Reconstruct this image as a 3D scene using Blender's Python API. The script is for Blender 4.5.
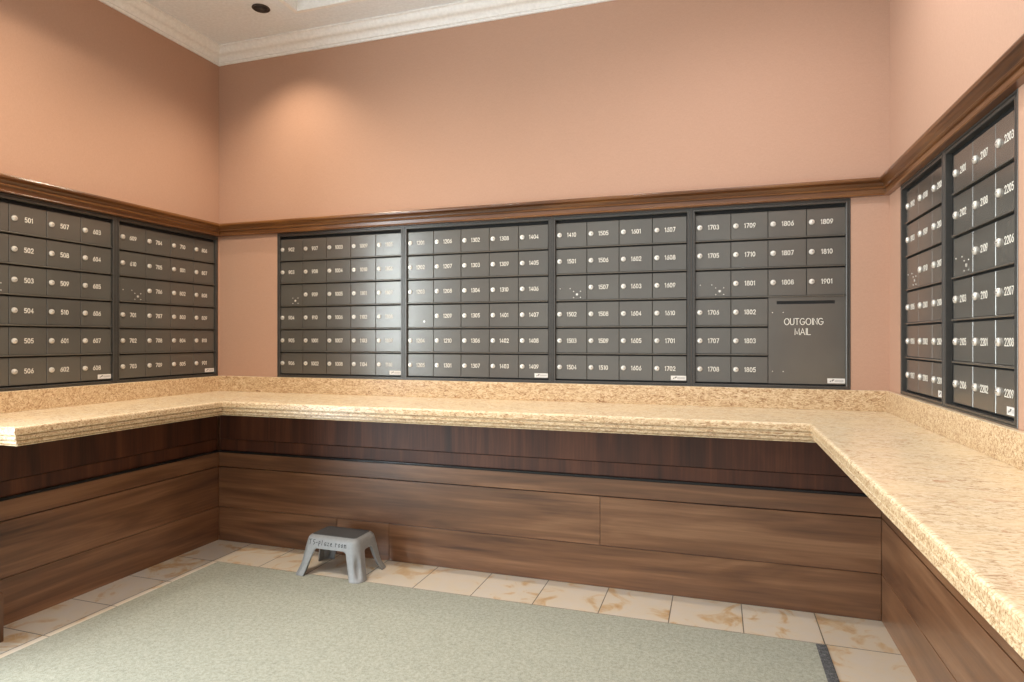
import bpy, bmesh, math, random
from mathutils import Vector, Matrix
random.seed(7)
C = bpy.context.scene.collection
for o in list(bpy.data.objects): bpy.data.objects.remove(o, do_unlink=True)
PI = math.pi

# ------------------------------------------------------------------ camera
cam_d = bpy.data.cameras.new('camera'); cam = bpy.data.objects.new('camera', cam_d); C.objects.link(cam)
cam_d.sensor_width = 36.0; cam_d.sensor_fit = 'HORIZONTAL'
cam_d.lens = 628.2266 / 1024 * 36.0
cam_d.shift_y = -(339.1263 - 341.0) / 1024 * -1
cam_d.clip_start = 0.02
cam.location = (0, 0, 1.22)
cam.rotation_euler = (PI / 2, 0, 0.3157)
bpy.context.scene.camera = cam

# ------------------------------------------------------------------ world, exposure
sc = bpy.context.scene
sc.view_settings.view_transform = 'Standard'; sc.view_settings.look = 'None'
sc.view_settings.gamma = 1.0; sc.view_settings.use_curve_mapping = False
sc.view_settings.exposure = -0.1
w = bpy.data.worlds.new('world'); sc.world = w; w.use_nodes = True
bg = w.node_tree.nodes['Background']
bg.inputs[0].default_value = (0.90, 0.96, 1.0, 1); bg.inputs[1].default_value = 1.25

XL, XR, Y0, YE = -2.946, 0.7227, 3.15, -2.6      # room walls
ZC = 3.0                                        # soffit height
CD = .13                                        # depth of the ceiling coffer
PLX, PRX, PB = -2.883, 0.676, 3.08              # wainscot faces
CP, RP, FW = .1637, .1359, .0175                # mailbox column and row pitch, frame width
ZB, UH, FT = .9932, .8598, .0195                # foot and height of the mailbox banks, depth of the top frame bar
DF = .010                                       # door face, this far behind the wall face
DOOR0, DOOR1, DOORH = -0.15, 1.25, 2.42         # glazed entrance in the left wall

def lamp(name, kind, loc, power, col, size=0.05, rot=(0, 0, 0), spot=None, blend=0.5, sy=None):
    d = bpy.data.lights.new(name, kind); o = bpy.data.objects.new(name, d); C.objects.link(o)
    d.energy = power; d.color = col; o.location = loc; o.rotation_euler = rot
    if kind == 'AREA':
        d.size = size
        if sy: d.shape = 'RECTANGLE'; d.size_y = sy
    else: d.shadow_soft_size = size
    if spot: d.spot_size = math.radians(spot); d.spot_blend = blend
    return o
WARM = (1.0, 0.85, 0.66); NEUT = (1.0, 0.95, 0.87); COOL = (0.84, 0.93, 1.0); WHITE = (0.97, 0.98, 1.0)
# recessed ceiling cans: (x, y, z, power, colour, cone)
CANS = [(-2.331, 2.791, ZC, 80, WARM, 120), (-1.88, 1.55, ZC + CD, 330, WARM, 160),
        (-1.50, 2.58, ZC + CD, 8, NEUT, 110), (-0.50, 2.58, ZC + CD, 7, NEUT, 110), (0.18, 2.20, ZC, 105, WHITE, 165),
        (-1.20, 1.2, ZC + CD, 30, NEUT, 140), (-0.50, 1.2, ZC + CD, 40, NEUT, 140), (0.18, 0.9, ZC, 50, WHITE, 165)]
for i, (x, y, z, p, col, cone) in enumerate(CANS):
    lamp('can_lamp', 'SPOT', (x, y, z - .004), p, col, .035, (0, 0, 0), cone, .9)
# daylight through the glazed entrance in the left wall
lamp('daylight', 'AREA', (XL - .45, (DOOR0 + DOOR1) / 2, 1.3), 290, COOL, 2.3, (0, -PI / 2, 0), sy=1.5)

# ------------------------------------------------------------------ materials
def lin(r, g, b):
    f = lambda c: (c / 255 / 12.92) if c / 255 <= .04045 else ((c / 255 + .055) / 1.055) ** 2.4
    return (f(r), f(g), f(b), 1)
class NT:
    def __init__(s, name):
        s.m = bpy.data.materials.new(name); s.m.use_nodes = True; s.t = s.m.node_tree
        s.b = s.t.nodes['Principled BSDF']
    def n(s, kind, **kw):
        x = s.t.nodes.new('ShaderNode' + kind)
        for k, v in kw.items(): setattr(x, k, v)
        return x
    def link(s, a, b): s.t.links.new(a, b)
    def set(s, **kw):
        for k, v in kw.items():
            s.b.inputs[k.replace('_', ' ')].default_value = v
    def pos(s, scale=(1, 1, 1), loc=(0, 0, 0), obj=False):
        mp = s.n('Mapping'); mp.inputs['Scale'].default_value = scale; mp.inputs['Location'].default_value = loc
        if obj: s.link(s.n('TexCoord').outputs['Object'], mp.inputs[0])
        else: s.link(s.n('NewGeometry').outputs['Position'], mp.inputs[0])
        return mp.outputs[0]
    def noise(s, vec, scale=5, detail=4, rough=.55, dist=0):
        x = s.n('TexNoise'); x.inputs['Scale'].default_value = scale; x.inputs['Detail'].default_value = detail
        x.inputs['Roughness'].default_value = rough; x.inputs['Distortion'].default_value = dist
        s.link(vec, x.inputs['Vector']); return x.outputs[0]
    def ramp(s, f, stops):
        x = s.n('ValToRGB'); e = x.color_ramp.elements
        while len(e) < len(stops): e.new(.5)
        for i, (p, c) in enumerate(stops): e[i].position = p; e[i].color = c
        s.link(f, x.inputs[0]); return x.outputs[0]
    def mix(s, f, a, b, mode='MIX'):
        x = s.n('Mix', data_type='RGBA', blend_type=mode)
        for v, i in ((f, 0), (a, 6), (b, 7)):
            if hasattr(v, 'is_linked'): s.link(v, x.inputs[i])
            else: x.inputs[i].default_value = v
        return x.outputs[2]
    def math(s, op, a, b=0.0):
        x = s.n('Math', operation=op)
        for v, i in ((a, 0), (b, 1)):
            if hasattr(v, 'is_linked'): s.link(v, x.inputs[i])
            else: x.inputs[i].default_value = v
        return x.outputs[0]
    def bump(s, h, strength=.2, dist=.002):
        x = s.n('Bump'); x.inputs['Strength'].default_value = strength; x.inputs['Distance'].default_value = dist
        s.link(h, x.inputs['Height']); s.link(x.outputs[0], s.b.inputs['Normal'])
    def col(s, c): s.link(c, s.b.inputs['Base Color'])

def simple(name, rgb, rough=.5, metal=0, spec=.5, var=.06, scale=60):
    t = NT(name); v = t.noise(t.pos(), scale, 3)
    a = tuple(c * (1 - var) for c in rgb[:3]) + (1,); b = tuple(min(1, c * (1 + var)) for c in rgb[:3]) + (1,)
    t.col(t.ramp(v, [(.3, a), (.7, b)])); t.set(Roughness=rough, Metallic=metal, Specular_IOR_Level=spec)
    return t.m

def mat_wallpaper():
    t = NT('terracotta_wallpaper')
    a = t.noise(t.pos((420, 420, 90)), 1, 2); b = t.noise(t.pos((90, 90, 520)), 1, 2); c = t.noise(t.pos(), 1.3, 3)
    base = t.mix(t.math('MULTIPLY', t.math('ADD', a, b), .5), lin(167, 130, 108), lin(195, 157, 134))
    base = t.mix(.12, base, t.ramp(c, [(.3, lin(174, 133, 109)), (.7, lin(190, 151, 129))]))
    t.col(base); t.set(Roughness=.75, Specular_IOR_Level=.25); t.bump(t.math('ADD', a, b), .25, .001)
    return t.m
def mat_wood(name, vertical=False, dark=(76, 48, 33), mid=(124, 85, 58), light=(158, 116, 84), rough=.34, coat=.5):
    t = NT(name)
    info = t.n('ObjectInfo'); off = t.n('Combine' + 'XYZ')
    t.link(t.math('MULTIPLY', info.outputs['Random'], 37.0), off.inputs[0]); t.link(t.math('MULTIPLY', info.outputs['Random'], 11.0), off.inputs[2])
    add = t.n('VectorMath', operation='ADD'); t.link(t.n('NewGeometry').outputs['Position'], add.inputs[0]); t.link(off.outputs[0], add.inputs[1])
    def mp(sc_):
        m_ = t.n('Mapping'); m_.inputs['Scale'].default_value = sc_; t.link(add.outputs[0], m_.inputs[0]); return m_.outputs[0]
    s1 = (9, 9, .7) if vertical else (.9, .9, 9); s2 = (90, 90, 2.5) if vertical else (3, 3, 90)
    big = t.noise(mp(s1), 1, 4, .5, 1.2); fine = t.noise(mp(s2), 1, 3, .6)
    f = t.math('ADD', t.math('MULTIPLY', big, .72), t.math('MULTIPLY', fine, .28))
    c = t.ramp(f, [(.30, lin(*dark)), (.52, lin(*mid)), (.72, lin(*light))])
    t.col(c); t.set(Roughness=rough, Specular_IOR_Level=.5, Coat_Weight=coat, Coat_Roughness=.3)
    t.bump(fine, .06, .001)
    return t.m
def mat_stone():
    t = NT('speckled_cream_stone')
    big = t.noise(t.pos((7, 13, 13)), 1, 4, .6, .8)
    v = t.noise(t.pos((44, 96, 110)), 1, 5, .72, 1.5)
    blot = t.noise(t.pos((26, 34, 34), (3, 5, 1)), 1, 3, .6, 1.0)
    c = t.ramp(v, [(.33, lin(158, 124, 92)), (.43, lin(212, 186, 150)), (.54, lin(236, 220, 190)), (.75, lin(244, 233, 210))])
    c = t.mix(t.ramp(blot, [(.60, (0, 0, 0, 1)), (.72, (.6, .6, .6, 1))]), c, lin(196, 140, 104))
    c = t.mix(t.ramp(big, [(.42, (0, 0, 0, 1)), (.62, (.65, .65, .65, 1))]), c, lin(240, 218, 180))
    sp_ = t.n('SeparateXYZ'); t.link(t.n('NewGeometry').outputs['Normal'], sp_.inputs[0])      # upright edges and upstands get a darker fleck ramp, level faces the paler one
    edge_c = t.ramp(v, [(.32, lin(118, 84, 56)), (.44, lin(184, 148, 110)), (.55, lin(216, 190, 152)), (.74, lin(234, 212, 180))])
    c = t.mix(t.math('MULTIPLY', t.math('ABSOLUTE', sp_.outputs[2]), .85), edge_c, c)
    t.col(c); t.set(Roughness=.26, Specular_IOR_Level=.4)
    return t.m
def mat_floor():
    t = NT('marble_floor_tile')
    p = t.n('NewGeometry').outputs['Position']; sep = t.n('SeparateXYZ'); t.link(p, sep.inputs[0])
    fx = t.math('DIVIDE', t.math('SUBTRACT', sep.outputs[0], .41 - 30.5), .305)
    fy = t.math('DIVIDE', t.math('SUBTRACT', sep.outputs[1], 2.775 - 30.5), .305)
    ix, iy = t.math('FLOOR', fx), t.math('FLOOR', fy)
    def edge(f): 
        r = t.math('FRACT', f); return t.math('MINIMUM', r, t.math('SUBTRACT', 1.0, r))
    g = t.math('LESS_THAN', t.math('MINIMUM', edge(fx), edge(fy)), .0075)
    cmb = t.n('Combine' + 'XYZ'); t.link(ix, cmb.inputs[0]); t.link(iy, cmb.inputs[1])
    wn = t.n('TexWhiteNoise', noise_dimensions='3D'); t.link(cmb.outputs[0], wn.inputs[0])
    off = t.n('VectorMath', operation='SCALE'); t.link(wn.outputs[1], off.inputs[0]); off.inputs[3].default_value = 9
    ad = t.n('VectorMath', operation='ADD'); t.link(p, ad.inputs[0]); t.link(off.outputs[0], ad.inputs[1])
    n1 = t.noise(ad.outputs[0], 5.5, 5, .55, 1.4); n2 = t.noise(ad.outputs[0], 16, 4, .6, 2.0)
    c = t.ramp(n1, [(.38, lin(226, 216, 204)), (.54, lin(228, 214, 194)), (.62, lin(214, 180, 134)), (.74, lin(188, 136, 80))])
    c = t.mix(t.ramp(n2, [(.50, (0, 0, 0, 1)), (.70, (.55, .55, .55, 1))]), c, lin(222, 212, 200))
    hs = t.mix(t.math('MULTIPLY', wn.outputs[0], .35), c, lin(226, 208, 182))
    t.col(t.mix(g, hs, lin(120, 108, 94))); t.set(Roughness=.35)
    return t.m
def mat_carpet(name, a, b, c3):
    t = NT(name)
    f = t.noise(t.pos((260, 260, 260)), 1, 3, .7); m = t.noise(t.pos((70, 70, 70)), 1, 3, .6); l = t.noise(t.pos(), 2.2, 3)
    c = t.ramp(t.math('ADD', t.math('MULTIPLY', f, .6), t.math('MULTIPLY', m, .4)), [(.36, lin(*a)), (.5, lin(*b)), (.66, lin(*c3))])
    c = t.mix(t.math('MULTIPLY', l, .25), c, lin(*b))
    t.col(c); t.set(Roughness=.95, Specular_IOR_Level=.1, Sheen_Weight=.15); t.bump(f, .7, .004)
    return t.m
def mat_glass():
    t = NT('clear_glazing'); tr = t.n('BsdfTransparent'); gl = t.n('BsdfGlossy'); gl.inputs['Roughness'].default_value = .02
    mx = t.n('MixShader'); lw = t.n('LayerWeight'); lw.inputs[0].default_value = .5
    fac = t.math('ADD', t.math('MULTIPLY', t.math('POWER', lw.outputs['Facing'], 5.0), .6), .04)
    nz = t.noise(t.pos(), 8); tr.inputs[0].default_value = (.97, .985, .98, 1)
    t.link(fac, mx.inputs[0]); t.link(tr.outputs[0], mx.inputs[1]); t.link(gl.outputs[0], mx.inputs[2])
    t.link(mx.outputs[0], t.t.nodes['Material Output'].inputs[0]); return t.m
def mat_enamel():
    t = NT('bronze_grey_enamel')
    n = t.noise(t.pos(), 3.0, 3); f = t.noise(t.pos(), 700, 2)
    t.col(t.ramp(n, [(.3, lin(96, 92, 86)), (.7, lin(104, 100, 93))])); t.set(Roughness=.24, Metallic=.35, Specular_IOR_Level=.7)
    t.bump(f, .03, .0004); return t.m

M = dict(wall=mat_wallpaper(), white=simple('white_ceiling_paint', lin(230, 233, 236), .6), crown=simple('white_gloss_paint', lin(236, 235, 232), .4),
         board=mat_wood('walnut_boards'), veneer=mat_wood('walnut_veneer_upright_grain', True, (50, 26, 16), (82, 44, 27), (112, 66, 42), .5, .1),
         rail=mat_wood('golden_brown_trim_wood', False, (64, 36, 18), (106, 66, 35), (146, 99, 54), .25),
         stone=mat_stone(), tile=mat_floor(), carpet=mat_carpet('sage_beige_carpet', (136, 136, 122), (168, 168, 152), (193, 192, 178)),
         border=mat_carpet('charcoal_carpet', (44, 44, 46), (82, 82, 84), (140, 140, 140)),
         enamel=mat_enamel(), frame=simple('dark_anodised_frame', lin(86, 83, 79), .3, .5), black=simple('black_shadow_gap', lin(14, 13, 12), .8),
         steel=simple('nickel_lock_metal', lin(226, 221, 212), .35, .5), paint=simple('off_white_engraving', lin(226, 220, 208), .6),
         sticker=simple('silver_white_sticker', lin(218, 214, 208), .5), ink=simple('grey_ink', lin(96, 92, 90), .7), softink=simple('pale_grey_ink', lin(186, 182, 178), .7),
         strip=simple('black_metal_strip', lin(46, 46, 48), .22, .5), plastic=simple('grey_moulded_plastic', lin(150, 152, 154), .42),
         rubber=simple('charcoal_rubber', lin(78, 78, 80), .6), pen=simple('black_marker', lin(46, 48, 54), .7),
         baffle=simple('dark_bronze_baffle', lin(52, 42, 36), .45), bulb=simple('frosted_bulb', lin(210, 205, 195), .3), glass=mat_glass(),
         casing=mat_wood('dark_casing_wood', True, (70, 42, 24), (104, 66, 40), (130, 90, 58)))

# ------------------------------------------------------------------ helpers
def obj(name, bm, m, parent=None, smooth=False, bevel=0):
    me = bpy.data.meshes.new(name); bm.normal_update()
    bmesh.ops.recalc_face_normals(bm, faces=bm.faces[:]); bm.to_mesh(me); bm.free()
    for x in (m if isinstance(m, (list, tuple)) else [m]): me.materials.append(M[x])
    o = bpy.data.objects.new(name, me); C.objects.link(o)
    if parent: o.parent = parent
    if smooth:
        for p in me.polygons: p.use_smooth = True
    if bevel:
        b = o.modifiers.new('bevel', 'BEVEL'); b.width = bevel; b.segments = 2; b.limit_method = 'ANGLE'
    return o
def tag(o, label, cat, group=None):
    o['label'] = label; o['category'] = cat
    if group: o['group'] = group
    return o
def thing(name, label, cat, loc=(0, 0, 0), rz=0, group=None):
    o = bpy.data.objects.new(name, None); C.objects.link(o); o.location = loc; o.rotation_euler = (0, 0, rz); o.empty_display_size = .1
    return tag(o, label, cat, group)
def struct(name, bm, m, bevel=0, smooth=False):
    o = obj(name, bm, m, None, smooth, bevel); o['kind'] = 'structure'; return o
def box(bm, x0, x1, y0, y1, z0, z1, mi=0):
    v = [bm.verts.new(p) for p in ((x0, y0, z0), (x1, y0, z0), (x1, y1, z0), (x0, y1, z0), (x0, y0, z1), (x1, y0, z1), (x1, y1, z1), (x0, y1, z1))]
    for f in ((0, 3, 2, 1), (4, 5, 6, 7), (0, 1, 5, 4), (1, 2, 6, 5), (2, 3, 7, 6), (3, 0, 4, 7)):
        bm.faces.new([v[i] for i in f]).material_index = mi
def bx(*a):
    bm = bmesh.new(); box(bm, *a); return bm
def loft(bm, rings, close=True, cap0=False, cap1=False, closed_stack=False, mi=0):
    R = [[bm.verts.new(p) for p in r] for r in rings]; n = len(R[0])
    last = len(R) if closed_stack else len(R) - 1
    for i in range(last):
        a, b = R[i], R[(i + 1) % len(R)]
        for j in range(n if close else n - 1):
            k = (j + 1) % n
            bm.faces.new((a[j], a[k], b[k], b[j])).material_index = mi
    if cap0: bm.faces.new(R[0]).material_index = mi
    if cap1: bm.faces.new(R[-1]).material_index = mi
    return R
def lathe(bm, prof, n=24, ax='z', c=(0, 0, 0), mi=0):
    rings = []
    for r, h in prof:
        ring = []
        for k in range(n):
            a = 2 * PI * k / n; u, v = r * math.cos(a), r * math.sin(a)
            p = (u, v, h) if ax == 'z' else (u, h, v)
            ring.append((p[0] + c[0], p[1] + c[1], p[2] + c[2]))
        rings.append(ring)
    loft(bm, rings, True, prof[0][0] > 0, prof[-1][0] > 0, mi=mi)

# ------------------------------------------------------------------ room shell
bm = bmesh.new(); box(bm, XL - .2, XR + .2, YE, Y0 + .2, -.12, 0); struct('floor', bm, 'tile')
HZ0, HZ1, HD = ZB + .003, ZB + UH - .003, .032      # recess that holds the mailbox banks
def wall_with_recess(name, a0, a1, h0, h1, put, extra=()):
    bm = bmesh.new()
    for p, q, d0, d1, z0, z1 in ((a0, a1, HD, .15, HZ0, HZ1), (a0, a1, 0, .15, 0, HZ0), (a0, a1, 0, .15, HZ1, ZC + .4),
                                 (a0, h0, 0, HD, HZ0, HZ1), (h1, a1, 0, HD, HZ0, HZ1)) + tuple(extra):
        box(bm, *put(p, q, d0, d1), z0, z1)
    struct(name, bm, 'wall')
BANKX = (-2.511, -1.665, -.8115, -.1195, .5685); LY = (1.747, 2.445, 3.1385); RY = (1.904, 2.449, 2.970)
wall_with_recess('wall_back', XL - .15, XR + .15, BANKX[0] + .003, BANKX[-1] - .003, lambda p, q, d0, d1: (p, q, Y0 + d0, Y0 + d1))
wall_with_recess('wall_right', YE, Y0, RY[0] + .003, RY[-1] - .003, lambda p, q, d0, d1: (XR + d0, XR + d1, p, q))
wall_with_recess('wall_left', DOOR1, Y0, LY[0] + .003, LY[-1] - .003, lambda p, q, d0, d1: (XL - d1, XL - d0, p, q),
                 ((YE, DOOR0, 0, .15, 0, ZC + .4), (DOOR0, DOOR1, 0, .15, DOORH, ZC + .4)))
# ceiling: soffit ring round a raised coffer
CX0, CX1, CY0, CY1, CD_ = -2.165, -0.06, 0.15, 2.87, CD
bm = bmesh.new()
box(bm, XL - .15, CX0, YE, Y0 + .15, ZC, ZC + .3); box(bm, CX1, XR + .15, YE, Y0 + .15, ZC, ZC + .3)
box(bm, CX0, CX1, CY1, Y0 + .15, ZC, ZC + .3); box(bm, CX0, CX1, YE, CY0, ZC, ZC + .3); box(bm, CX0, CX1, CY0, CY1, ZC + CD, ZC + .3)
struct('ceiling', bm, 'white')
# moulding inside the coffer
prof = [(0, ZC + .0), (-.012, ZC - .006), (-.012, ZC - .012), (.012, ZC - .012), (.014, ZC + .03), (.022, ZC + .05), (.03, ZC + .058), (.05, ZC + .095), (.062, ZC + .11), (.075, ZC + .115), (.075, ZC + CD), (0, ZC + CD)]
bm = bmesh.new(); loft(bm, [[(CX0 + o, CY0 + o, z), (CX1 - o, CY0 + o, z), (CX1 - o, CY1 - o, z), (CX0 + o, CY1 - o, z)] for o, z in prof], closed_stack=True)
struct('trim_3', bm, 'crown')
def u_run(prof, ye_l, ye_r):
    bm = bmesh.new()
    rings = [[(XL + o, ye_l, z), (XL + o, Y0 - o, z), (XR - o, Y0 - o, z), (XR - o, ye_r, z)] for o, z in prof]
    R = loft(bm, rings, close=False, closed_stack=True)
    bm.faces.new([r[0] for r in R]); bm.faces.new([r[3] for r in R]); return bm
ogee = [(.020 + .056 * t, 2.932 + .052 * (t + .13 * math.sin(2 * PI * t))) for t in [i / 8 for i in range(9)]]
crown = [(0, 2.9165), (.010, 2.9165), (.013, 2.922), (.013, 2.928), (.020, 2.930)] + ogee[1:] + [(.080, 2.989), (.088, 2.992), (.088, 3.0), (0, 3.0)]
struct('trim_1', u_run(crown, YE, YE), 'crown')
rail = [(0, 1.8535), (.0255, 1.8535), (.028, 1.857), (.0255, 1.8615), (.019, 1.8635), (.021, 1.8800), (.029, 1.8815), (.033, 1.886), (.029, 1.891), (.024, 1.893),
        (.026, 1.898), (.032, 1.906), (.043, 1.9105), (.050, 1.9125), (.0525, 1.920), (.049, 1.927), (.040, 1.9285), (0, 1.9285)]
struct('trim_2', u_run(rail, DOOR1 + .14, -1.0), 'rail')

# glazed entrance door in the left wall (its daylight shows in the glossy doors)
bm = bmesh.new()
for a, b, z0, z1 in ((DOOR0 - .1, DOOR0, 0, DOORH + .1), (DOOR1, DOOR1 + .1, 0, DOORH + .1), (DOOR0, DOOR1, DOORH, DOORH + .1)):
    box(bm, XL - .15, XL + .018, a, b, z0, z1)
struct('trim_4', bm, 'casing', .003)
d = obj('door_1', bmesh.new(), 'casing'); bpy.data.objects.remove(d)
bm = bmesh.new(); xa, xb = XL - .10, XL - .06
for a, b, z0, z1 in ((DOOR0, DOOR0 + .08, 0, DOORH), (DOOR1 - .06, DOOR1, 0, DOORH), (DOOR0 + .08, DOOR1 - .06, 0, .16), (DOOR0 + .08, DOOR1 - .06, .96, 1.08), (DOOR0 + .08, DOOR1 - .06, DOORH - .06, DOORH)):
    box(bm, xa, xb, a, b, z0, z1)
d = struct('door_1', bm, 'strip', .002)
for z0, z1 in ((.16, .96), (1.08, DOORH - .06)): obj('glass_pane', bx(XL - .083, XL - .077, DOOR0 + .08, DOOR1 - .06, z0, z1), 'glass', d)

# ------------------------------------------------------------------ carpet
t = tag(obj('carpet', bx(-2.598, .374, YE + .05, 2.766, 0, .003), 'carpet', bevel=.001), 'sage beige cut-pile carpet covering the middle of the room floor', 'carpet')
obj('carpet_border', bx(.374, .414, YE + .05, 2.766, 0, .0027), 'border', t, bevel=.001)['label'] = 'charcoal flecked carpet edging strip'

# ------------------------------------------------------------------ wood wainscot under the counter
def along(x0, x1, face, d0, d1, z0, z1, side):
    """box lying on a wall: x0..x1 along the wall, d0..d1 out of the wall face"""
    if side == 'back': return bx(x0, x1, Y0 - d1, Y0 - d0, z0, z1)
    if side == 'left': return bx(XL + d0, XL + d1, x0, x1, z0, z1)
    return bx(XR - d1, XR - d0, x0, x1, z0, z1)
ZT = .8245
def wainscot(side, label, x0, x1, dep, seams_b, seams_c):
    base = {'back': ((x0 + x1) / 2, Y0, 0), 'left': (XL, (x0 + x1) / 2, 0), 'right': (XR, (x0 + x1) / 2, 0)}[side]
    r = thing('wood_panelling', label, 'wood panelling', base)
    def put(name, bmx, m, bev=.0015):
        o = obj(name, bmx, m, r, bevel=bev); o.matrix_parent_inverse = Matrix.Translation(Vector(base)).inverted(); return o
    g = .0022
    put('backing', along(x0, x1, 0, 0, dep - .016, 0, ZT, side), 'black', 0)
    put('upper_panel', along(x0, x1, 0, dep - .016, dep - .010, .614 + g / 2, ZT, side), 'veneer')
    put('lower_band', along(x0, x1, 0, dep - .016, dep - .010, .546, .614 - g / 2, side), 'veneer')
    put('metal_strip', along(x0, x1, 0, dep - .016, dep + .003, .5325, .546, side), 'strip', .003)['label'] = 'black metal strip'
    put('top_rail', along(x0, x1, 0, dep - .016, dep, .446 + g, .5325, side), 'board')
    for zs, ze, seams in ((.203 + g / 2, .446 - g, seams_b), (.0, .203 - g / 2, seams_c)):
        xs = [x0] + seams + [x1]
        for i in range(len(xs) - 1):
            put('board', along(xs[i] + (.0008 if i else 0), xs[i + 1] - (.0008 if i < len(xs) - 2 else 0), 0, dep - .016, dep, zs, ze, side), 'board')
    return r
dB, dL, dR = Y0 - PB, PLX - XL, XR - PRX
wainscot('back', 'walnut panelling on the long back wall, behind the step stool', PLX + .0005, PRX - .0005, dB, [-.549], [-2.051, -1.719])
wainscot('left', 'walnut panelling under the left counter, beside the tiled floor strip', 1.776, PB - .0005, dL, [], [])
wainscot('right', 'walnut panelling under the right counter, ending at the right edge of the picture', -.25, PB - .0005, dR, [.9], [.9])
# end post of the left panelling with its plinth block
PX, PY0, PY1 = -2.762, 1.635, 1.774
bm = bmesh.new(); box(bm, XL, PX, PY0, PY1 - .004, .20, ZT); box(bm, XL, PX + .024, PY0 - .006, PY1, 0, .192)
loft(bm, [[(XL, PY0 - .006 + k, z), (PX + .024 - k, PY0 - .006 + k, z), (PX + .024 - k, PY1 - k * .4, z), (XL, PY1 - k * .4, z)] for k, z in ((0, .192), (.010, .204))], True, True, True)
struct('trim_5', bm, 'casing', .002)

# ------------------------------------------------------------------ stone counter
ZJ, FL, FB, FR, LE, RE = .9004, -2.416, 2.605, .332, 1.602, -.32
prof = [(.010, ZJ), (.005, ZJ - .001), (.0015, ZJ - .004), (0, ZJ - .009), (0, ZJ - .027), (.003, ZJ - .030), (.013, ZJ - .031), (.013, ZJ - .0345),
        (.009, ZJ - .0355), (.0065, ZJ - .038), (.0065, ZJ - .047), (.010, ZJ - .050), (.022, ZJ - .0505), (.022, ZJ - .0545), (.017, ZJ - .0555), (.016, ZJ - .063), (.019, ZJ - .0655), (.031, ZJ - .066), (.031, ZJ - .0695), (.026, ZJ - .071), (.028, ZJ - .0745), (.034, ZJ - .0755)]
def ucounter(o, z):
    return [(XL + .001, LE + o, z), (FL - o, LE + o, z), (FL - o, FB + o, z), (FR + o, FB + o, z), (FR + o, RE + o, z), (XR - .001, RE + o, z), (XR - .001, Y0 - .001, z), (XL + .001, Y0 - .001, z)]
bm = bmesh.new(); loft(bm, [ucounter(o, z) for o, z in prof], True, True, True)
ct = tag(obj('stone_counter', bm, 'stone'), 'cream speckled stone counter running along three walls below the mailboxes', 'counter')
ZS = .9924; sp = .02
def splash(x0, x1, side):
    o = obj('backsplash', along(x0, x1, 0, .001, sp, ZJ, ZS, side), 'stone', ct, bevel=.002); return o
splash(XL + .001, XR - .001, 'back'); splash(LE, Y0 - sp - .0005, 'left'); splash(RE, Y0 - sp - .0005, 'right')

# ------------------------------------------------------------------ lettering (stroke font, ribbons)
def arc(cx, cy, rx, ry, a0, a1, n=12):
    return [(cx + rx * math.cos(math.radians(a0 + (a1 - a0) * i / n)), cy + ry * math.sin(math.radians(a0 + (a1 - a0) * i / n))) for i in range(n + 1)]
G = {
 '0': [arc(.27, .5, .27, .5, 90, 450, 20)], '1': [[(.04, .80), (.22, 1), (.22, 0)]],
 '2': [arc(.27, .71, .25, .29, 165, -35) + [(.0, 0), (.54, 0)]],
 '3': [arc(.25, .755, .23, .245, 150, -90, 10) + arc(.25, .265, .27, .265, 90, -150, 12)],
 '4': [[(.40, 0), (.40, 1), (.0, .28), (.56, .28)]],
 '5': [[(.50, 1), (.10, 1), (.05, .56)] + arc(.25, .32, .27, .32, 130, -145)],
 '6': [arc(.27, .31, .26, .31, 0, 360, 16), [(.42, 1), (.2, .72), (.03, .42)]],
 '7': [[(0, 1), (.54, 1), (.18, 0)]], '8': [arc(.27, .76, .22, .24, 0, 360, 14), arc(.27, .27, .27, .27, 0, 360, 16)],
 '9': [arc(.27, .69, .26, .31, 0, 360, 16), [(.12, 0), (.34, .28), (.51, .58)]],
 'O': [arc(.36, .5, .36, .5, 90, 450, 24)], 'U': [[(0, 1), (0, .32)] + arc(.27, .3, .27, .3, 180, 360)[1:-1] + [(.54, .32), (.54, 1)]],
 'T': [[(0, 1), (.56, 1)], [(.28, 1), (.28, 0)]], 'G': [arc(.36, .5, .36, .5, 50, 330, 18) + [(.70, .44), (.40, .44)]],
 'I': [[(.06, 1), (.06, 0)]], 'N': [[(0, 0), (0, 1), (.52, 0), (.52, 1)]], 'M': [[(0, 0), (0, 1), (.32, .1), (.64, 1), (.64, 0)]],
 'A': [[(0, 0), (.31, 1), (.62, 0)], [(.11, .33), (.51, .33)]], 'L': [[(0, 1), (0, 0), (.44, 0)]],
}
W = {c: max(p[0] for s in ss for p in s) for c, ss in G.items()}; W['1'] = .30
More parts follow.
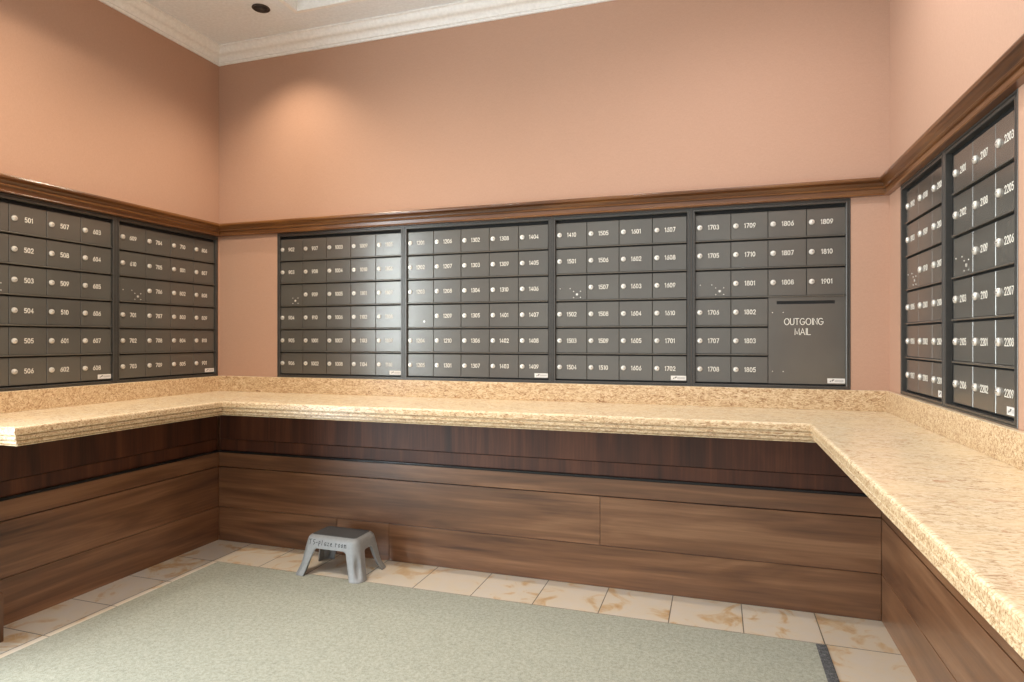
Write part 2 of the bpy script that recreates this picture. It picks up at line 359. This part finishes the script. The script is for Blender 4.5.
def ribbon(bm, pts, w, y0, t, closed=False, fx=1):
    """flat raised stroke in the x-z plane, front face at y0 - t"""
    n = len(pts); closed = (abs(pts[0][0] - pts[-1][0]) + abs(pts[0][1] - pts[-1][1])) < 1e-6
    q = pts[:-1] if closed else pts; n = len(q); L = []
    for i in range(n):
        a = Vector(q[i - 1]) if (i or closed) else None; b = Vector(q[i]); c_ = Vector(q[(i + 1) % n]) if (i < n - 1 or closed) else None
        d1 = (b - a).normalized() if a is not None else None; d2 = (c_ - b).normalized() if c_ is not None else None
        if d1 is None: d1 = d2
        if d2 is None: d2 = d1
        nn = Vector((-(d1 + d2).y, (d1 + d2).x))
        nn = nn.normalized() if nn.length > 1e-6 else Vector((-d1.y, d1.x))
        k = 1 / max(.55, nn.dot(Vector((-d1.y, d1.x))))
        ext = Vector((0, 0))
        if not closed and i == 0: ext = -d2 * w * .45
        if not closed and i == n - 1: ext = d1 * w * .45
        L.append((b + ext + nn * w / 2 * k, b + ext - nn * w / 2 * k))
    rings = [[(l.x, y0, l.y), (l.x, y0 - t, l.y), (r.x, y0 - t, r.y), (r.x, y0, r.y)] for l, r in L]
    loft(bm, rings, True, not closed, not closed, closed_stack=closed)
def text_bm(s, h, xs=1.0, gap=.15, w=.13, y0=0, t=.0006, cx=0, cz=0):
    tot = sum(W[c] * xs for c in s) + gap * (len(s) - 1); x = -tot / 2; bm = bmesh.new()
    for c in s:
        for st in G[c]: ribbon(bm, [((cx + (x + p[0] * xs) * h), cz + (p[1] - .5) * h) for p in st], w * h, y0, t)
        x += W[c] * xs + gap
    return bm

# ------------------------------------------------------------------ mailboxes (local: x right, -y towards the viewer, z up)
ME = {}
def shared(key, fn):
    if key not in ME:
        o = fn(); ME[key] = o.data; return o
    o = bpy.data.objects.new(key.split('|')[0], ME[key]); C.objects.link(o); return o
def door_mesh(wd, hd):
    bm = bmesh.new(); a, b = wd / 2, hd / 2
    loft(bm, [[(-x, y, -z), (x, y, -z), (x, y, z), (-x, y, z)] for x, y, z in ((a, DF + .007, b), (a, DF + .0012, b), (a - .0012, DF, b - .0012))], True, True, True)
    return obj('door', bm, 'enamel')
def lock_mesh():
    bm = bmesh.new()
    lathe(bm, [(.0122, DF), (.0122, DF - .003), (.0108, DF - .0052), (.0072, DF - .0056), (.0066, DF - .0072), (.0052, DF - .0078), (0.0001, DF - .0079)], 20, 'y')
    box(bm, -.0007, .0062, DF - .0083, DF - .0070, -.0011, .0011, 1)
    return obj('lock', bm, ['steel', 'black'], smooth=False)
def frame_bm(W_, H_, c=0):
    bm = bmesh.new(); a = W_ / 2
    lv = [(0, -.0003), (0, -.0015), (.0008, -.0022), (.0055, -.0022), (.0065, .001), (.0095, .001), (.0105, -.0026), (.016, -.0026), (FW, -.0015), (FW, .018), (.005, .018), (.005, -.0003)]
    loft(bm, [[(-a + o, y, o * .8), (a - o, y, o * .8), (a - o, y, H_ - o * FT / FW), (-a + o, y, H_ - o * FT / FW)] for o, y in lv], closed_stack=True)
    return bm
def screws_bm(kind, cw, ch):
    bm = bmesh.new()
    def s(fx, fz, r=.0026, hole=False):
        x, z = (fx - .5) * cw, (fz - .5) * ch
        if hole: lathe(bm, [(.0058, DF), (.0058, DF - .0015), (.0036, DF - .0016)], 14, 'y', (x, 0, z)); lathe(bm, [(.0036, DF - .0002), (.0036, DF - .0006), (.0001, DF - .0007)], 14, 'y', (x, 0, z), 1)
        else: lathe(bm, [(r, DF), (r * .85, DF - .0012), (.0001, DF - .0016)], 10, 'y', (x, 0, z))
    if kind == 'full': s(.15, .47); s(.47, .47)
    if kind in ('full', 'cluster'):
        for fx in (.58, .80):
            for fz in (.36, .13): s(fx, fz)
        s(.69, .245, hole=True)
    if kind == 'ring': s(.66, .28, hole=True)
    return bm
def bank(label, cols, loc, rz, blank, kind='full', outgoing=False, width=None, shift=0.0, cp=CP):
    n = len(cols); W_ = width or n * CP + 2 * FW
    r = thing('mailbox_bank', label, 'mailboxes', loc, rz, 'mailbox banks set around the room')
    obj('backing', bx(-W_ / 2 + .006, W_ / 2 - .006, .0185, .028, .006, UH - .006), 'black', r)
    obj('frame', frame_bm(W_, UH), 'frame', r)
    cw = cp; iw = n * cw; z1 = UH - FT - .0075
    x0 = -iw / 2 + shift
    for j in range(1, 6):                                  # lip at the foot of each row of doors
        zz = z1 - j * RP; xe = x0 + iw if not (outgoing and j > 3) else x0 + 2 * cw - .002
        bmr = bmesh.new()
        loft(bmr, [[(a, y, zz + z) for y, z in ((.0184, -.003), (DF - .006, -.003), (DF - .0075, -.001), (DF - .0075, .0012), (DF - .005, .0032), (.0184, .0032))] for a in (x0 + .0005, xe - .0005)], True, True, True)
        obj('row_lip', bmr, 'enamel', r)
    for i, col in enumerate(cols):
        k = 0
        for j in range(6):
            if outgoing and i >= 2 and j >= 3: continue
            cx, cz = x0 + (i + .5) * cw, z1 - (j + .5) * RP
            d = shared('door|%.3f' % cw, lambda: door_mesh(cw - .0022, RP - .0135)); d.name = 'door'; d.parent = r; d.location = (cx, 0, cz - .0028)
            if (i, j) == blank:
                obj('screws', screws_bm(kind, cw, RP), ['steel', 'black'], d); d['label'] = 'blank door without lock or number'
                continue
            num = col[k]; k += 1
            l = shared('lock', lock_mesh); l.name = 'lock'; l.parent = d; l.location = (-.365 * cw, 0, .0005)
            obj('number', text_bm(str(num), .0200, .92, .23, .14, DF + .0001, .0005, .015 * cw, .0005), 'paint', d)
    if outgoing:
        cx, cz, ow, oh = x0 + 3 * cw, z1 - 4.5 * RP, 2 * cw - .0025, 3 * RP - .007
        bm = bmesh.new(); a, b = ow / 2, oh / 2; sx0, sx1, sz0, sz1 = -a + .036, a - .045, b - .033, b - .018
        xs, zs = [-a, sx0, sx1, a], [-b, sz0, sz1, b]; y = DF
        vv = {(p, q): bm.verts.new((xs[p], y, zs[q])) for p in range(4) for q in range(4)}
        for p in range(3):
            for q in range(3):
                if (p, q) != (1, 1): bm.faces.new((vv[p, q], vv[p + 1, q], vv[p + 1, q + 1], vv[p, q + 1]))
        rim = [(-a, -b), (a, -b), (a, b), (-a, b)]
        loft(bm, [[(p, y, q) for p, q in rim], [(p, DF + .007, q) for p, q in rim]], True, False, True)
        sl = [(sx0, sz0), (sx1, sz0), (sx1, sz1), (sx0, sz1)]
        loft(bm, [[(p, y, q) for p, q in sl], [(p, y + .004, q) for p, q in sl]])
        bmesh.ops.remove_doubles(bm, verts=bm.verts[:], dist=1e-5)
        d = obj('outgoing_door', bm, 'enamel', r); d.location = (cx, 0, cz); d['label'] = 'large outgoing mail door with black slot'
        o = obj('slot', bx(sx0 + .0002, sx1 - .0002, DF + .0018, DF + .004, sz0 + .0002, sz1 - .0002), 'black', d); o['label'] = 'black letter slot'
        bm = text_bm('OUTGOING', .0285, 1, .17, .10, DF + .0001, .0005, -.012, oh / 2 - .114)
        obj('lettering', bm, 'paint', d)
        obj('lettering', text_bm('MAIL', .0285, 1, .17, .10, DF + .0001, .0005, -.016, oh / 2 - .160), 'paint', d)
        bm = bmesh.new()
        for fx in (-a + .018, -a + .064):
            for fz in (b - .071, -b + .056): lathe(bm, [(.0022, DF), (.0018, DF - .0012), (.0001, DF - .0015)], 10, 'y', (fx, 0, fz))
        obj('screws', bm, 'steel', d)
    # maker's sticker, bottom right
    sxr, szb = min(x0 + iw, W_ / 2 - FW) - .003, .0145 + .012
    st = obj('sticker', bx(sxr - .072, sxr, DF - .0006, DF, szb, szb + .022), 'sticker', r)
    bm = bmesh.new()
    for a, b, c, e in ((.009, .014, .006, .012), (.017, .022, .009, .017), (.022, .026, .012, .018)):
        v = [bm.verts.new((sxr - .072 + p, DF - .0009, szb + q)) for p, q in ((a, c), (b, c), (b + .003, e), (a + .003, e))]; bm.faces.new(v)
    obj('mark', bm, 'ink', st)
    obj('mark', bx(sxr - .042, sxr - .006, DF - .0009, DF - .0006, szb + .006, szb + .016), 'softink', st)
    return r
def seq(start, n, skip=()):
    out = []; v = start
    while len(out) < n:
        if v % 100 == 11: v = v - 10 + 100
        if v not in skip: out.append(v)
        v += 1
    return out
def split(nums, sizes):
    out = []; 
    for s in sizes: out.append(nums[:s]); nums = nums[s:]
    return out
yb = Y0
def wl(y0, y1): return (XL, (y0 + y1) / 2, ZB)
def wr(y0, y1): return (XR, (y0 + y1) / 2, ZB)
bank('grey mailbox bank cut by the left edge of the picture, doors 501 to 608', split([406, 407, 408, 409, 410] + seq(501, 18), (5, 6, 6, 6)), wl(1.747, 2.4445), PI / 2, (0, 2), width=.6975, shift=.004)
bank('grey mailbox bank on the left wall next to the corner, doors 609 to 901', split(seq(609, 23), (5, 6, 6, 6)), wl(2.4455, 3.1385), PI / 2, (0, 2), width=.693, shift=.003, cp=.1630)
bank('grey mailbox bank at the left end of the back wall, doors 902 to 1110', split(seq(902, 29), (5, 6, 6, 6, 6)), ((-2.511 - 1.6655) / 2, yb, ZB), 0, (0, 2), 'cluster', width=.8455, shift=-.006)
bank('grey mailbox bank on the back wall with doors 1201 to 1409', split(seq(1201, 29), (5, 6, 6, 6, 6)), ((-1.6645 - .812) / 2, yb, ZB), 0, (0, 3), 'ring', width=.8525, shift=-.004)
bank('grey mailbox bank on the back wall with doors 1410 to 1702', split(seq(1410, 23), (5, 6, 6, 6)), ((-.811 - .120) / 2, yb, ZB), 0, (0, 2), width=.691, shift=-.002)
bank('grey mailbox bank with the large OUTGOING MAIL door, right end of the back wall', split(seq(1703, 17, (1704, 1804)), (5, 6, 3, 3)), ((-.119 + .5685) / 2, yb, ZB), 0, (0, 2), outgoing=True, width=.6875, shift=.001)
R1 = (RY[1] + .0005, RY[2]); R2 = (RY[0], RY[1] - .0005)
bank('grey mailbox bank on the right wall beside the corner, doors 1902 to 2010', split(seq(1902, 17, (1904, 2004)), (5, 6, 6)), wr(*R1), -PI / 2, (0, 2), width=.5205, shift=.0205, cp=.1605)
bank('grey mailbox bank on the right wall cut near the right edge, doors 2101 to 2209', split(seq(2101, 17, (2104, 2204)), (5, 6, 6)), wr(*R2), -PI / 2, (0, 2), width=.5445, shift=.0257, cp=.1635)

# ------------------------------------------------------------------ step stool
def rrect(hx, hy, r, n):
    """n points per side+corner; returns list of (x, y, side_t, corner_w)"""
    pts = []
    return pts
def stool():
    cx, cy = -1.882, 2.868
    r = thing('step_stool', 'small grey plastic step stool with black handwriting on its front', 'step stool', (cx, cy, .003), math.radians(-1.0))
    H, TH = .200, .138
    NS, NCn = 22, 9
    # parameter loop: corner i spans NCn points, each side NS points
    loop = []
    for q in range(4):                     # side q goes from corner q to corner q+1
        for i in range(NCn): loop.append(('c', q, i / (NCn)))
        for i in range(NS): loop.append(('s', q, i / (NS)))
    def dims(z):
        t = 1 - z / H                      # 0 top, 1 floor
        fl = .85 * t + .6 * max(0, t - .75)
        hx = .149 + .052 * fl; hy = .091 + .048 * fl
        return hx, hy, .034 + .004 * t
    def pt(kind, q, u, z, inset=0.0):
        hx, hy, rr = dims(max(z, 0)); hx -= inset; hy -= inset; rr = max(.004, rr - inset)
        # corners: 0 (+x,-y) 1 (+x,+y) 2 (-x,+y) 3 (-x,-y)
        cs = [(hx - rr, -hy + rr, -90), (hx - rr, hy - rr, 0), (-hx + rr, hy - rr, 90), (-hx + rr, -hy + rr, 180)]
        def cpt(k, uu):
            c = cs[k]; a = math.radians(c[2] + 90 * uu); return Vector((c[0] + rr * math.cos(a), c[1] + rr * math.sin(a)))
        if kind == 'c':
            p = cpt(q, u); t = 1 - z / H
            # scooped hollow down the outside of each leg
            a = math.radians(cs[q][2] + 45); wgt = math.exp(-((u - .5) / .20) ** 2) * max(0, math.sin(PI * min(1, max(0, (t - .42) / .55)))) 
            p = p - Vector((math.cos(a), math.sin(a))) * .021 * wgt
        else:
            a, b = cpt(q, 1.0), cpt((q + 1) % 4, 0.0); e = .5 - .5 * math.cos(PI * u)   # dense near the legs
            p = a.lerp(b, e)
        return (p.x, p.y, z)
    def zb(kind, q, u):
        if kind == 'c': return 0.0
        e = .5 - .5 * math.cos(PI * u)
        edge = min(e, 1 - e); lo = .14 if q in (3, 1) else .24
        lo = {0: .165, 2: .165, 1: .085, 3: .085}[q]
        if edge < lo: return 0.0
        x = (edge - lo) / (.085 if q in (1, 3) else .13)
        return TH * (1 - (1 - min(1, x)) ** 3.6) ** .6 if x < 1 else TH
    rows = [0, .10, .25, .4, .55, .7, .8, .88, .94, .975, 1]
    bm = bmesh.new(); rings = []
    top = [(.030, H), (.020, H - .0008), (.011, H - .004), (.005, H - .009), (.0012, H - .015)]
    for ins, z in top: rings.append([pt(k, q, u, z, ins) for k, q, u in loop])
    z0 = H - .024
    for t in rows: rings.append([pt(k, q, u, z0 + (zb(k, q, u) - z0) * t) for k, q, u in loop])
    loft(bm, rings, True, True, False)
    o = obj('body', bm, 'plastic', r, True)
    so = o.modifiers.new('wall', 'SOLIDIFY'); so.thickness = .007; so.offset = -1
    # tread
    bm = bmesh.new()
    loft(bm, [[pt(k, q, u, H + dz, ins)[:2] + (H + dz,) for k, q, u in loop] for ins, dz in ((.018, -.0006), (.0185, .0006), (.020, .0012), (.023, .0013))], True, True, True)
    obj('tread_mat', bm, 'rubber', r)['label'] = 'dark rubber tread mat'
    # marker handwriting on the front apron
    hw = {'T': [[(0, .95), (.6, 1.05)], [(.3, 1), (.26, 0)]], '5': [[(.5, 1), (.1, .95), (.1, .55), (.4, .5), (.45, .2), (.1, 0)]], '-': [[(0, .45), (.4, .5)]],
          'p': [[(.05, .7), (0, -.25)], [(.03, .6), (.3, .75), (.38, .4), (.05, .2)]], 'l': [[(.15, 1.0), (.05, 0)]], 'a': [[(.4, .65), (.1, .6), (0, .25), (.2, 0), (.38, .3), (.4, .65), (.45, 0)]],
          'z': [[(0, .6), (.4, .65), (.02, .02), (.45, .05)]], 'e': [[(.02, .35), (.4, .4), (.3, .65), (.05, .5), (.05, .15), (.25, 0), (.42, .1)]],
          'r': [[(.05, .7), (.05, 0)], [(.06, .45), (.2, .65), (.38, .6)]], 'o': [[(.2, .65), (.02, .4), (.12, .02), (.36, .1), (.4, .5), (.22, .68)]],
          'm': [[(0, .65), (.02, 0)], [(.02, .5), (.18, .65), (.24, 0)], [(.24, .5), (.42, .65), (.5, 0)]], ' ': []}
    bm = bmesh.new(); h = .0235; x = -.128
    for ch in 'T5-plaze room':
        for s in hw[ch]:
            P = []
            for px, pz in s:
                X = x + px * h; Z = .1655 + (pz - .4) * h; P.append((X, Z))
            tmp = bmesh.new(); ribbon(tmp, P, .0027, 0, .0006)
            for v in tmp.verts:
                yy = pt('s', 3, .5, v.co.z)[1]; v.co.y += yy + .0002
            me = bpy.data.meshes.new('t'); tmp.to_mesh(me); tmp.free(); bm.from_mesh(me); bpy.data.meshes.remove(me)
        x += h * (.70 if ch == 'T' else .48 if ch != ' ' else .30) + .0062
    obj('handwriting', bm, 'pen', r)
stool()

# ------------------------------------------------------------------ recessed ceiling lights
names = ['dark recessed ceiling light near the left corner of the ceiling', 'recessed ceiling light at the left edge of the ceiling coffer',
         'recessed ceiling light at the back left of the ceiling coffer', 'recessed ceiling light at the back right of the ceiling coffer',
         'recessed ceiling light above the right counter, towards the back wall', 'recessed ceiling light in the very middle of the ceiling coffer',
         'recessed ceiling light in the right half of the coffer, near its middle', 'recessed ceiling light above the right counter, towards the entrance']
for (x, y, z, p, col, cone), nm in zip(CANS, names):
    r = thing('ceiling_light', nm, 'ceiling light', (x, y, z))
    bm = bmesh.new(); lathe(bm, [(.036, -.0005), (.046, -.0005), (.047, -.003), (.043, -.006), (.037, -.005), (.036, -.0005)], 32); obj('trim_ring', bm, 'baffle', r)
    bm = bmesh.new(); lathe(bm, [(.0365, -.0045), (.030, -.002), (.022, -.0012), (.0001, -.001)], 32); obj('baffle', bm, 'baffle', r, True)
    bm = bmesh.new(); lathe(bm, [(.012, -.0025), (.010, -.0034), (.0001, -.0036)], 20, c=(.006, .004, 0)); obj('bulb', bm, 'bulb', r, True)
